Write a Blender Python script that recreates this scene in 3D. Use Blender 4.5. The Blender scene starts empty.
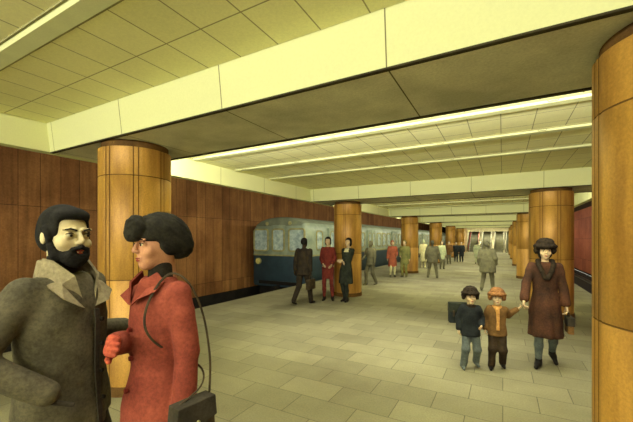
import bpy, bmesh, math, random
import numpy as np
from mathutils import Vector, Matrix

random.seed(7)
rng = np.random.default_rng(7)
PI = math.pi
C = bpy.context.scene.collection

# ------------------------------------------------------------------ camera
F_PX = 336.0
YAW = math.radians(29.0)
EYE = 1.66
HOR = 238.0
cs, sn = math.cos(YAW), math.sin(YAW)
cam_d = bpy.data.cameras.new('camera')
cam_d.sensor_width = 36.0
cam_d.lens = 36.0 * F_PX / 633.0
cam_d.shift_y = (HOR - 211.0) / 633.0
cam_d.clip_start = 0.05
cam_d.clip_end = 300
cam = bpy.data.objects.new('camera', cam_d)
C.objects.link(cam)
cam.location = (0, 0, EYE)
cam.rotation_euler = (PI / 2, 0, YAW)
bpy.context.scene.camera = cam

# ------------------------------------------------------------------ world, exposure
sc = bpy.context.scene
w = bpy.data.worlds.new('world'); sc.world = w; w.use_nodes = True
w.node_tree.nodes['Background'].inputs[0].default_value = (1.0, 0.96, 0.78, 1)
w.node_tree.nodes['Background'].inputs[1].default_value = 0.85
sc.view_settings.view_transform = 'Standard'
sc.view_settings.look = 'None'
sc.view_settings.exposure = 0.45
sc.view_settings.gamma = 1.0
sc.view_settings.use_curve_mapping = False
DOWN_W = 3.6      # watts per metre of light strip
BAY_FILL_W = 23.0      # watts per metre of the added fill behind the beams
TRACK_FILL_W = 12.0      # watts per metre of the added fill over the tracks

# ------------------------------------------------------------------ layout (metres)
XL_F, XR_F = -4.80, 2.02          # fascia of the ceiling bays, left and right
XL_E, XR_E = -6.30, 2.30          # platform edges
XL_W, XR_W = -9.55, 5.55          # track walls
Z_SOF, Z_CEI = 2.70, 3.04
Z_TRK = 3.95
COL_X = (-3.92, 0.90)
COL_Y = [2.50, 8.75, 16.3, 23.5, 30.8, 38.2]
COL_R = 0.40
Y_BACK, Y_END = -4.9, 43.6
Z_TRENCH = -1.10

def at(px, py, d):
    """point in the place seen at a pixel, d metres ahead"""
    xc = (px - 316.5) / F_PX * d
    return Vector((xc * cs - d * sn, xc * sn + d * cs, EYE - (py - HOR) / F_PX * d))

def ground(px, py):
    return at(px, py, F_PX * EYE / (py - HOR))

# ------------------------------------------------------------------ helpers
def tag(o, label=None, cat=None, group=None, kind=None):
    if label: o['label'] = label
    if cat: o['category'] = cat
    if group: o['group'] = group
    if kind: o['kind'] = kind
    return o

def empty(name, loc, rz=0, label=None, cat=None, group=None):
    o = bpy.data.objects.new(name, None)
    o.empty_display_size = 0.1
    C.objects.link(o); o.location = loc; o.rotation_euler = (0, 0, rz)
    return tag(o, label, cat, group)

def mesh_obj(name, verts, faces, mats, parent=None, smooth=False, mi=None):
    me = bpy.data.meshes.new(name)
    me.from_pydata([tuple(v) for v in verts], [], [tuple(f) for f in faces])
    if not isinstance(mats, (list, tuple)): mats = [mats]
    for m in mats: me.materials.append(m)
    if mi is not None: me.polygons.foreach_set('material_index', mi)
    if smooth: me.polygons.foreach_set('use_smooth', [True] * len(me.polygons))
    me.update()
    o = bpy.data.objects.new(name, me); C.objects.link(o)
    if parent: o.parent = parent
    return o

class MB:
    """collects simple shapes into one mesh"""
    def __init__(s): s.v = []; s.f = []; s.m = []
    def add(s, v, f, m=0):
        n = len(s.v); s.v += [tuple(p) for p in v]; s.f += [tuple(i + n for i in q) for q in f]; s.m += [m] * len(f); return s
    def box(s, a, b, m=0):
        x0, y0, z0 = a; x1, y1, z1 = b
        v = [(x0, y0, z0), (x1, y0, z0), (x1, y1, z0), (x0, y1, z0), (x0, y0, z1), (x1, y0, z1), (x1, y1, z1), (x0, y1, z1)]
        return s.add(v, [(0, 3, 2, 1), (4, 5, 6, 7), (0, 1, 5, 4), (1, 2, 6, 5), (2, 3, 7, 6), (3, 0, 4, 7)], m)
    def prism(s, pts, axis, a, b, m=0):
        """polygon pts (2D) extruded along axis between a and b"""
        def P(p, t):
            return {'x': (t, p[0], p[1]), 'y': (p[0], t, p[1]), 'z': (p[0], p[1], t)}[axis]
        n = len(pts)
        v = [P(p, a) for p in pts] + [P(p, b) for p in pts]
        f = [tuple(range(n))[::-1], tuple(range(n, 2 * n))] + [(i, (i + 1) % n, n + (i + 1) % n, n + i) for i in range(n)]
        return s.add(v, f, m)
    def tube(s, pts, r, seg=8, m=0, flat=None):
        pts = [Vector(p) for p in pts]; n = len(s.v); k = len(pts); up0 = None
        for i, p in enumerate(pts):
            t = (pts[min(i + 1, k - 1)] - pts[max(i - 1, 0)]).normalized()
            if up0 is None:
                up0 = Vector((0, 0, 1)) if abs(t.z) < .9 else Vector((1, 0, 0))
            a = t.cross(up0).normalized(); b = t.cross(a).normalized(); up0 = a.cross(t)
            rr = r[i] if isinstance(r, (list, tuple)) else r
            for j in range(seg):
                an = 2 * PI * j / seg
                s.v.append(tuple(p + a * math.cos(an) * rr + b * math.sin(an) * rr * (flat or 1)))
        for i in range(k - 1):
            for j in range(seg):
                s.f.append((n + i * seg + j, n + i * seg + (j + 1) % seg, n + (i + 1) * seg + (j + 1) % seg, n + (i + 1) * seg + j)); s.m.append(m)
        s.f.append(tuple(n + j for j in range(seg))[::-1]); s.f.append(tuple(n + (k - 1) * seg + j for j in range(seg))); s.m += [m, m]
        return s
    def build(s, name, mats, parent=None, smooth=False, bevel=0):
        o = mesh_obj(name, s.v, s.f, mats, parent, smooth, s.m)
        bm = bmesh.new(); bm.from_mesh(o.data); bmesh.ops.recalc_face_normals(bm, faces=bm.faces[:]); bm.to_mesh(o.data); bm.free()
        if bevel:
            md = o.modifiers.new('bevel', 'BEVEL'); md.width = bevel; md.segments = 2; md.limit_method = 'ANGLE'
        return o

# ------------------------------------------------------------------ materials
def srgb(r, g, b):
    f = lambda c: (c / 255 / 12.92) if c / 255 <= .04045 else ((c / 255 + .055) / 1.055) ** 2.4
    return (f(r), f(g), f(b), 1)

def new_mat(name):
    m = bpy.data.materials.new(name); m.use_nodes = True
    nt = m.node_tree; b = nt.nodes['Principled BSDF']
    return m, nt, b

def node(nt, t, **kw):
    n = nt.nodes.new(t)
    for k, v in kw.items():
        if k in n.inputs: n.inputs[k].default_value = v
        else: setattr(n, k, v)
    return n

def noise(nt, vec, scale, detail=4, rough=.6):
    n = node(nt, 'ShaderNodeTexNoise'); n.inputs['Scale'].default_value = scale
    n.inputs['Detail'].default_value = detail; n.inputs['Roughness'].default_value = rough
    nt.links.new(vec, n.inputs['Vector']); return n.outputs['Fac']

def mixc(nt, fac, a, b, mode='MIX'):
    n = node(nt, 'ShaderNodeMix', data_type='RGBA', blend_type=mode)
    for sck, val in ((0, fac), (6, a), (7, b)):
        if hasattr(val, 'is_output'): nt.links.new(val, n.inputs[sck])
        else: n.inputs[sck].default_value = val
    return n.outputs[2]

def ramp(nt, fac, lo, hi, a=0.0, b=1.0):
    n = node(nt, 'ShaderNodeMapRange'); n.inputs[1].default_value = lo; n.inputs[2].default_value = hi
    n.inputs[3].default_value = a; n.inputs[4].default_value = b
    nt.links.new(fac, n.inputs[0]); return n.outputs[0]

def coords(nt, swap=None, sc_=None):
    tc = node(nt, 'ShaderNodeTexCoord'); v = tc.outputs['Object']
    if swap:
        s_ = node(nt, 'ShaderNodeSeparateXYZ'); nt.links.new(v, s_.inputs[0])
        c_ = node(nt, 'ShaderNodeCombineXYZ')
        for i, ch in enumerate(swap):
            nt.links.new(s_.outputs['XYZ'.index(ch)], c_.inputs[i])
        v = c_.outputs[0]
    if sc_:
        mp = node(nt, 'ShaderNodeMapping'); mp.inputs['Scale'].default_value = sc_
        nt.links.new(v, mp.inputs['Vector']); v = mp.outputs[0]
    return v

def wash(name, c1, c2, scale=3.0, rough=.85, grain=.16, gscale=90, stretch=None, metal=0, spec=.2, bump=0, lo=.35, hi=.65, emit=0):
    """pigment wash: two tones in soft patches with a fine grain"""
    m, nt, b = new_mat(name)
    v = coords(nt, sc_=stretch)
    col = mixc(nt, ramp(nt, noise(nt, v, scale, 5), lo, hi), c1, c2)
    g = ramp(nt, noise(nt, coords(nt), gscale, 2, .7), .3, .7, 1 - grain, 1 + grain)
    col = mixc(nt, 1.0, col, g, 'MULTIPLY')
    nt.links.new(col, b.inputs['Base Color'])
    b.inputs['Roughness'].default_value = rough; b.inputs['Metallic'].default_value = metal
    b.inputs['Specular IOR Level'].default_value = spec
    if bump:
        bp = node(nt, 'ShaderNodeBump'); bp.inputs['Strength'].default_value = bump; bp.inputs['Distance'].default_value = .01
        nt.links.new(noise(nt, v, scale * 6, 4), bp.inputs['Height']); nt.links.new(bp.outputs[0], b.inputs['Normal'])
    if emit:
        nt.links.new(col, b.inputs['Emission Color']); b.inputs['Emission Strength'].default_value = emit
    return m

def tiled(name, c1, c2, cm, bw, rh, swap, offset=.5, mortar=.006, patch=None, pscale=1.2, rough=.8, grain=.12, bias=0, shift=None, spec=.2, gscale=60, streak=None):
    m, nt, b = new_mat(name)
    v = coords(nt, swap)
    if shift:
        mp = node(nt, 'ShaderNodeMapping'); mp.inputs['Location'].default_value = shift
        nt.links.new(v, mp.inputs['Vector']); vb = mp.outputs[0]
    else: vb = v
    br = node(nt, 'ShaderNodeTexBrick'); br.offset = offset; br.squash = 1; br.offset_frequency = 2
    br.inputs['Color1'].default_value = c1; br.inputs['Color2'].default_value = c2; br.inputs['Mortar'].default_value = cm
    br.inputs['Scale'].default_value = 1; br.inputs['Mortar Size'].default_value = mortar; br.inputs['Mortar Smooth'].default_value = .3
    br.inputs['Bias'].default_value = bias; br.inputs['Brick Width'].default_value = bw; br.inputs['Row Height'].default_value = rh
    nt.links.new(vb, br.inputs['Vector'])
    col = br.outputs['Color']
    if patch: col = mixc(nt, ramp(nt, noise(nt, v, pscale, 5), .35, .68), col, mixc(nt, 1.0, col, patch, 'MULTIPLY'))
    if streak:
        mp2 = node(nt, 'ShaderNodeMapping'); mp2.inputs['Scale'].default_value = streak
        nt.links.new(v, mp2.inputs['Vector'])
        col = mixc(nt, 1.0, col, ramp(nt, noise(nt, mp2.outputs[0], 1.0, 5), .3, .7, .72, 1.25), 'MULTIPLY')
    g = ramp(nt, noise(nt, coords(nt), gscale, 3, .7), .3, .7, 1 - grain, 1 + grain)
    col = mixc(nt, 1.0, col, g, 'MULTIPLY')
    nt.links.new(col, b.inputs['Base Color'])
    b.inputs['Roughness'].default_value = rough; b.inputs['Specular IOR Level'].default_value = spec
    return m

S = srgb
M = {}
M['floor'] = tiled('stone_floor', S(134, 131, 98), S(112, 108, 80), S(94, 90, 66), .62, .38, None, .5, .005, patch=(.70, .67, .66, 1), pscale=.7, rough=.8, grain=.16, bias=-.35)
M['ceiling'] = tiled('ceiling_tiles', S(240, 238, 182), S(235, 233, 176), S(160, 155, 110), .345, .41, None, 0, .0055, patch=(.93, .93, .9, 1), grain=.06, shift=(.02, .07, 0))
M['fascia_x'] = tiled('fascia_boards', S(212, 214, 156), S(209, 211, 153), S(116, 112, 74), 1.36, 3.0, 'XZY', 0, .005, grain=.03, shift=(.62, 1, 0))
M['fascia_y'] = tiled('fascia_boards_side', S(222, 224, 164), S(219, 221, 161), S(126, 122, 80), 1.36, 3.0, 'YZX', 0, .005, grain=.03, shift=(.62, 1, 0))
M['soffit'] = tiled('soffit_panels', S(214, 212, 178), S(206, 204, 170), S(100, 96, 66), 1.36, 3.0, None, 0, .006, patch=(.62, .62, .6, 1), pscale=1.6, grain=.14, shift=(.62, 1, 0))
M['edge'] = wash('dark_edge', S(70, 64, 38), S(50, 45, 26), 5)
M['wall_l'] = tiled('timber_wall', S(156, 112, 60), S(126, 86, 45), S(70, 46, 24), .42, 2.4, 'YZX', 0, .007, patch=(.62, .55, .5, 1), pscale=.9, grain=.2, streak=(9, .5, 1), gscale=30)
M['wall_r'] = tiled('red_wall', S(160, 90, 58), S(136, 72, 46), S(60, 30, 18), 1.3, 1.6, 'YZX', 0, .01, patch=(.7, .6, .55, 1), pscale=.8, grain=.2, gscale=30)
M['end'] = wash('end_wall', S(196, 164, 116), S(176, 150, 106), 1.5)
M['black'] = wash('trench_black', S(34, 31, 24), S(22, 20, 16), 3)
M['steel'] = wash('rail_steel', S(90, 84, 70), S(66, 60, 48), 4, rough=.4, metal=.6)
M['gold'] = wash('column_gold', S(196, 150, 64), S(156, 114, 46), 2.2, rough=.5, grain=.14, gscale=70, stretch=(3, 3, .45), metal=.25, spec=.5)
M['seam'] = wash('column_seam', S(112, 82, 38), S(84, 60, 28), 6)
M['dkbrown'] = wash('dark_brown', S(60, 44, 24), S(44, 32, 18), 6)
M['lamp_body'] = wash('lamp_housing', S(206, 208, 152), S(196, 198, 144), 4, grain=.04, emit=.04)
M['lamp_edge'] = wash('lamp_edge', S(150, 146, 98), S(130, 126, 84), 6)
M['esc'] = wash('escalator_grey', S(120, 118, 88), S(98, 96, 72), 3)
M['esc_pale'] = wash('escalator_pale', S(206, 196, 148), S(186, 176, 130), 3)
M['esc_red'] = wash('handrail_red', S(118, 52, 38), S(94, 44, 32), 3)
M['tr_blue'] = wash('train_blue', S(42, 64, 70), S(32, 50, 58), 2.2, rough=.5, grain=.15, gscale=30, spec=.4)
M['tr_green'] = wash('train_pale_green', S(138, 150, 122), S(108, 122, 100), 2.0, rough=.5, grain=.15, gscale=30, spec=.4)
M['tr_roof'] = wash('train_roof', S(120, 128, 100), S(96, 102, 82), 2.0)
M['tr_trim'] = wash('train_trim', S(158, 154, 100), S(126, 124, 82), 5)
M['pane'] = wash('window_pane', S(176, 192, 172), S(104, 124, 122), 5, rough=.25, grain=.12, gscale=25, spec=.6, lo=.3, hi=.7, emit=.06)  # faint glow stands in for light inside the train
M['lampglass'] = wash('headlight_glass', S(206, 200, 120), S(186, 180, 100), 6, rough=.3)

# ------------------------------------------------------------------ station shell
def st(o): o['kind'] = 'structure'; return o

st(MB().box((XL_E, Y_BACK, -.30), (XR_E, Y_END, 0)).build('floor', M['floor']))
st(MB().box((XL_W, Y_BACK, Z_TRENCH - .15), (XR_W, Y_END + 10, Z_TRENCH)).build('floor', M['black']))
st(MB().box((XL_E + .15, Y_BACK, Z_TRENCH), (XL_E + .35, Y_END, -.30)).build('trim_1', M['black']))
st(MB().box((XR_E - .35, Y_BACK, Z_TRENCH), (XR_E - .15, Y_END, -.30)).build('trim_2', M['black']))
st(MB().box((XL_W - .25, Y_BACK, -.45), (XL_W, Y_END + 10, Z_TRK)).build('wall_left', M['wall_l']))
st(MB().box((XL_W - .25, Y_BACK, Z_TRENCH), (XL_W - .03, Y_END + 10, -.45)).build('baseboard_left', M['black']))
st(MB().box((XR_W, Y_BACK, -.95), (XR_W + .25, Y_END + 10, Z_TRK)).build('wall_right', M['wall_r']))
st(MB().box((XR_W + .03, Y_BACK, Z_TRENCH), (XR_W + .25, Y_END + 10, -.95)).build('baseboard_right', M['black']))
# ceilings over the tracks
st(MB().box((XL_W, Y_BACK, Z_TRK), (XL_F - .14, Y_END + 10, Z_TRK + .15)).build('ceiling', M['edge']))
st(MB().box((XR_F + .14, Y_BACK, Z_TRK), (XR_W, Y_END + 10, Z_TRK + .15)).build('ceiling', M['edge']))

beams = [(-4.9, -4.0), (2.0, 2.97), (8.33, 9.57)] + [(y - .42, y + .50) for y in COL_Y[2:]]
FZ = Z_CEI + .10
tn = 3
for i, (a, b) in enumerate(beams):
    mb = MB()
    # beam: pale slanted boards on both faces, grey underside
    v = [(XL_F, a, Z_SOF), (XR_F, a, Z_SOF), (XR_F, b, Z_SOF), (XL_F, b, Z_SOF),
         (XL_F, a - .05, FZ), (XR_F, a - .05, FZ), (XR_F, b + .05, FZ), (XL_F, b + .05, FZ)]
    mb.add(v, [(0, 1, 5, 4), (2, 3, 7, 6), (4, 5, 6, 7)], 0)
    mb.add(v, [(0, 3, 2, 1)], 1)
    mb.add(v, [(1, 2, 6, 5), (3, 0, 4, 7)], 0)
    st(mb.build('trim_%d' % tn, [M['fascia_x'], M['soffit']])); tn += 1
    # thin dark trim strips along both lower edges
    e = MB()
    e.box((XL_F, a - .004, Z_SOF - .012), (XR_F, a + .03, Z_SOF))
    e.box((XL_F, b - .03, Z_SOF - .012), (XR_F, b + .004, Z_SOF))
    st(e.build('trim_%d' % tn, M['edge'])); tn += 1
# side fascias running the length of the platform
for x0, x1 in ((XL_F - .14, XL_F), (XR_F, XR_F + .14)):
    st(MB().box((x0, Y_BACK, Z_SOF), (x1, Y_END, Z_TRK)).build('trim_%d' % tn, M['fascia_y'])); tn += 1
# coffered ceilings between the beams
bays = []
for i in range(len(beams)):
    y0 = beams[i][1]; y1 = beams[i + 1][0] if i + 1 < len(beams) else Y_END
    bays.append((y0, y1))
    st(MB().box((XL_F, y0, Z_CEI), (XR_F, y1, Z_CEI + .1)).build('ceiling', M['ceiling']))

# ------------------------------------------------------------------ light strips
def strip_light(y, label, group, near=True):
    x0, x1 = XL_F + .12, XR_F - .12
    t = empty('light_strip', ((x0 + x1) / 2, y, Z_CEI), 0, label, 'light fixture', group)
    L = (x1 - x0) / 2
    MB().prism([(-.055, -.034), (.055, -.034), (.075, 0), (-.075, 0)], 'x', -L, L).build('housing', M['lamp_body'], t)
    d = MB().box((-L, -.085, -.012), (L, -.073, 0)).box((-L, .073, -.012), (L, .085, 0))
    d.build('edge_rail', M['lamp_edge'], t)
    if near:
        n = 6
        for k in range(n):
            xx = -L + .25 + (2 * L - .5) * k / (n - 1)
            h = MB()
            h.tube([(xx + (-.03 if q < 4 else .03) + .015 * math.cos(aa), -.088, -.020 + .015 * math.sin(aa)) for q in (0, 7)
                    for aa in (np.linspace(1.2, 5.6, 7) if q == 0 else np.linspace(3.6, 8.0, 7))], .003, 5)
            h.build('hanger_hook', M['lamp_edge'], t)
    ld = bpy.data.lights.new('strip_lamp', 'AREA'); ld.shape = 'RECTANGLE'
    ld.size = 2 * L - 1.6; ld.size_y = .10; ld.energy = DOWN_W * 2 * L; ld.color = (1, .97, .84); ld.spread = math.radians(92)
    lo = bpy.data.objects.new('strip_lamp', ld); C.objects.link(lo); lo.parent = t; lo.location = (0, 0, -.040)
    return t

ordw = ['first', 'second', 'third', 'fourth', 'fifth', 'sixth']
bayw = ['nearest', 'second', 'third', 'fourth', 'fifth', 'sixth', 'last']
lamp_y = {0: [1.07, -.05, -1.2, -2.6], 1: [4.10, 5.15, 6.27]}
for i, (a, b) in enumerate(bays):
    ys = lamp_y.get(i) or [a + (b - a) * (k + .6) / 4 for k in range(4)]
    for k, y in enumerate(sorted(ys)):
        if i == 0:
            lab = 'pale strip light crossing the tiled ceiling overhead, %s from the nearest beam' % ordw[len(ys) - 1 - k]
        else:
            lab = 'pale strip light across the %s ceiling bay, %s strip into that bay' % (bayw[i], ordw[k])
        strip_light(y, lab, 'strip lights across the ceiling bays', i < 2)
    # added fill light, unseen behind each beam, brightens the tiles and next fascia
    ld = bpy.data.lights.new('bay_fill', 'AREA'); ld.shape = 'RECTANGLE'
    ld.size = XR_F - XL_F - .4; ld.size_y = .12; ld.energy = BAY_FILL_W * ld.size * (2.2 if i == 0 else 1); ld.color = (1, .97, .84)
    lo = bpy.data.objects.new('bay_fill', ld); C.objects.link(lo)
    lo.location = ((XL_F + XR_F) / 2, a + .10, Z_SOF + .12); lo.rotation_euler = (math.radians(116 if i == 0 else 102), 0, 0)

# fill added to brighten track walls and train, hidden outside each fascia
for x, ry, in ((XL_F - .16, 1), (XR_F + .16, -1)):
    ld = bpy.data.lights.new('track_fill', 'AREA'); ld.shape = 'RECTANGLE'
    ld.size = .15; ld.size_y = 48; ld.energy = TRACK_FILL_W * 48; ld.color = (1, .93, .74)
    lo = bpy.data.objects.new('track_fill', ld); C.objects.link(lo)
    lo.location = (x, 19.5, 3.3); lo.rotation_euler = (0, math.radians(62) * ry, 0)
for y in (2, 6):  # fill added to brighten the escalators, no fixture of the shaft
    ld = bpy.data.lights.new('shaft_fill', 'AREA'); ld.shape = 'RECTANGLE'; ld.spread = math.radians(120)
    ld.size = 4; ld.size_y = .5; ld.energy = 420; ld.color = (1, .97, .84)
    lo = bpy.data.objects.new('shaft_fill', ld); C.objects.link(lo); lo.location = (-1.15, Y_END + y, 2.3 + y * .57)

# ------------------------------------------------------------------ columns
def column_mesh():
    seg = 96; h = Z_SOF - .075
    zs = [.10, 1.205, 1.21, 1.22, 1.225, 2.315, 2.32, 2.33, 2.335, h]
    dip = [0, 0, .006, .006, 0, 0, .006, .006, 0, 0]
    v = []; f = []; mi = []
    for z, dz in zip(zs, dip):
        for j in range(seg):
            k = j % 12
            r = COL_R - dz - (.006 if k in (0, 2) else 0)
            an = 2 * PI * j / seg + .2
            v.append((r * math.cos(an), r * math.sin(an), z))
    for i in range(len(zs) - 1):
        for j in range(seg):
            f.append((i * seg + j, i * seg + (j + 1) % seg, (i + 1) * seg + (j + 1) % seg, (i + 1) * seg + j))
            k = j % 12
            mi.append(1 if (dip[i] > 0 and dip[i + 1] > 0) or k in (0, 2) and False else 0)
    # narrow dark filler strips in the two flutes of each panel
    for j in range(seg):
        if j % 12 in (0, 2):
            an = 2 * PI * j / seg + .2; da = .011; n = len(v)
            for z in (.10, h):
                for s_ in (-1, 1):
                    v.append(((COL_R - .0005) * math.cos(an + s_ * da), (COL_R - .0005) * math.sin(an + s_ * da), z))
            f.append((n, n + 1, n + 3, n + 2)); mi.append(1)
    me = bpy.data.meshes.new('shaft'); me.from_pydata(v, [], f)
    me.materials.append(M['gold']); me.materials.append(M['seam'])
    me.polygons.foreach_set('material_index', mi); me.polygons.foreach_set('use_smooth', [True] * len(f)); me.update()
    return me

def ring_mesh(name, r0, r1, z0, z1, mat, seg=64):
    v = []; f = []
    for z, r in ((z0, r0), (z1, r1)):
        for j in range(seg): v.append((r * math.cos(2 * PI * j / seg), r * math.sin(2 * PI * j / seg), z))
    for j in range(seg): f.append((j, (j + 1) % seg, seg + (j + 1) % seg, seg + j))
    f.append(tuple(range(seg))[::-1]); f.append(tuple(range(seg, 2 * seg)))
    me = bpy.data.meshes.new(name); me.from_pydata(v, [], f); me.materials.append(mat); me.update()
    return me

shaft_me = column_mesh()
base_me = ring_mesh('base_ring', COL_R + .012, COL_R + .012, 0, .10, M['seam'])
cap_me = ring_mesh('top_ring', COL_R - .03, COL_R - .03, Z_SOF - .075, Z_SOF, M['seam'])  # dark tone stands in for the shade at the column top
col_labels = {
    (0, 0): 'huge golden clad column behind the bearded man and the woman in red',
    (0, 1): 'golden column behind the two women standing near the train',
    (0, 2): 'golden column behind the figures in red and green, middle left',
    (0, 3): 'golden column behind the broad grey-green standing figure',
    (0, 4): 'slim far golden column between the grey-green figure and the dark pair',
    (0, 5): 'farthest golden column of the train side row, behind the dark pair',
    (1, 0): 'enormous golden column cut off by the right edge of the picture',
    (1, 1): 'tall golden column behind the woman with two children',
    (1, 2): 'golden column just left of the one behind the woman with children',
    (1, 3): 'thin golden column sliver, third behind the woman with children',
    (1, 4): 'very thin golden column sliver, fourth behind the woman with children',
    (1, 5): 'last golden column of the right row, beside the escalators',
}
for s_ in range(2):
    for i, y in enumerate(COL_Y):
        px_, py_ = {(1, 0): (.84, 2.38), (0, 0): (-3.70, 2.38), (0, 1): (-3.97, 9.05)}.get((s_, i), (COL_X[s_], y))
        t = empty('column', (px_, py_, 0), 0, col_labels[(s_, i)], 'column', 'golden columns along the platform')
        for nm, me in (('shaft', shaft_me), ('base_ring', base_me), ('top_ring', cap_me)):
            o = bpy.data.objects.new(nm, me); C.objects.link(o); o.parent = t
            o.rotation_euler = (0, 0, random.uniform(-.15, .15) if nm == 'shaft' else 0)
            if (s_, i) == (0, 0): o.scale = (.93, .93, 1)

# ------------------------------------------------------------------ rails
for x, lab in ((-8.55, 'dark steel rail nearer the left timber wall'), (-7.05, 'dark steel rail nearer the left platform edge'),
               (3.15, 'dark steel rail nearer the right platform edge'), (4.65, 'dark steel rail nearer the red wall at right')):
    o = MB().prism([(-.07, 0), (.07, 0), (.07, .02), (.015, .04), (.015, .11), (.035, .12), (.035, .15), (-.035, .15), (-.035, .12), (-.015, .11), (-.015, .04), (-.07, .02)], 'y', Y_BACK, Y_END + 8).build('track_rail', M['steel'])
    o.location = (x, 0, Z_TRENCH); tag(o, lab, 'rail', 'rails in the track beds')

# ------------------------------------------------------------------ end wall and escalators
E0 = Y_END
st(MB().box((XL_F - .14, E0, 0), (-3.75, E0 + .3, Z_TRK)).build('wall_back', M['end']))
st(MB().box((1.45, E0, 0), (XR_F + .14, E0 + .3, Z_TRK)).build('wall_back', M['end']))
st(MB().box((-3.75, E0, 2.42), (1.45, E0 + .3, Z_TRK)).build('wall_back', M['esc_pale']))
st(MB().prism([(E0, -.3), (E0 + 12, -.3), (E0 + 12, 6.6), (E0 + 1.0, 0), (E0, 0)], 'x', -3.75, 1.45).build('floor', M['esc_pale']))
st(MB().prism([(E0 + .3, 2.45), (E0 + 12, 9.2), (E0 + 12, 9.5), (E0 + .3, 2.8)], 'x', -3.95, 1.65).build('ceiling', M['esc_pale']))
st(MB().box((-3.95, E0 + .3, 0), (-3.75, E0 + 12, 9.2)).build('wall_left', M['esc_pale']))
st(MB().box((1.45, E0 + .3, 0), (1.65, E0 + 12, 9.2)).build('wall_right', M['esc_pale']))
st(MB().box((-3.75, E0 + 12, 0), (1.45, E0 + 12.2, 9.2)).build('wall_back', M['esc_pale']))
for x, lab in ((-3.05, 'far grey escalator with red handrails, leftmost on the end wall'),
               (-1.70, 'far grey escalator rising behind the pale green figure and the grey walker'),
               (-.35, 'far grey escalator just right of the grey walker\'s head'),
               (.85, 'far grey escalator at the right end, next to the last column')):
    t = empty('escalator', (x, E0, 0), 0, lab, 'escalator', 'escalators at the far end')
    b = MB()
    prof = [(-.4, 0), (-.4, .04)]
    for k in range(26):
        prof += [(.6 + k * .36, .04 + k * .212), (.6 + k * .36, .04 + (k + 1) * .212)]
    prof += [(10.0, 5.55), (10, 5.2), (1.0, 0)]
    b.prism(prof, 'x', -.40, .40); b.build('steps', M['esc'], t)
    red = M['esc_red'] if x < -3 else M['esc']
    for s_ in (-1, 1):
        xa, xb = (.41, .52) if s_ > 0 else (-.52, -.41)
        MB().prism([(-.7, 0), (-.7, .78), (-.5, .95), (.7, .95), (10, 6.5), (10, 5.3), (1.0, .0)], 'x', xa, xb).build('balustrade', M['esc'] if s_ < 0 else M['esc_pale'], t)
        xm = (xa + xb) / 2
        MB().tube([(xm, -.72, .3), (xm, -.76, .7), (xm, -.55, .98), (xm, .7, .99), (xm, 10, 6.54)], .05, 8).build('handrail', red, t)

for x0, x1 in ((XL_W, XL_F - .14), (XR_F + .14, XR_W)):
    st(MB().box((x0, Y_END + 9.8, Z_TRENCH), (x1, Y_END + 10, Z_TRK)).build('wall_back', M['edge']))

# ------------------------------------------------------------------ train
def rrect(w, h, r, n=5, arch=False):
    pts = []
    for cx, cy, a0 in ((w / 2 - r, h / 2 - r, 0), (-w / 2 + r, h / 2 - r, 90), (-w / 2 + r, -h / 2 + r, 180), (w / 2 - r, -h / 2 + r, 270)):
        for k in range(n + 1):
            a = math.radians(a0 + 90 * k / n); pts.append((cx + r * math.cos(a), cy + r * math.sin(a)))
    return pts

def framed(parent, cx, cy, cz, w, h, r, face, fmat, depth=.03, fw=.05, name='window', tilt=0):
    """rounded window: a frame ring and its pane, standing proud of the body. face 'x' looks to +x, 'y' looks to -y"""
    out, inn = rrect(w, h, r), rrect(w - 2 * fw, h - 2 * fw, max(r - fw, .02))
    n = len(out)
    def P(p, t):
        a, b = p
        return (cx + t, cy + a, cz + b) if face == 'x' else (cx + a, cy - t, cz + b)
    v = [P(p, -.03) for p in out] + [P(p, depth) for p in out] + [P(p, depth) for p in inn] + [P(p, -.02) for p in inn]
    f = []
    for k in range(3):
        for j in range(n): f.append((k * n + j, k * n + (j + 1) % n, (k + 1) * n + (j + 1) % n, (k + 1) * n + j))
    fr = MB().add(v, f).build(name, fmat, parent)
    MB().add([P(p, .008) for p in inn] + [P(p, -.012) for p in inn], [tuple(range(n)), tuple(range(n, 2 * n))[::-1]] + [(j, (j + 1) % n, n + (j + 1) % n, n + j) for j in range(n)]).build('pane', M['pane'], fr)
    return fr

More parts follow.
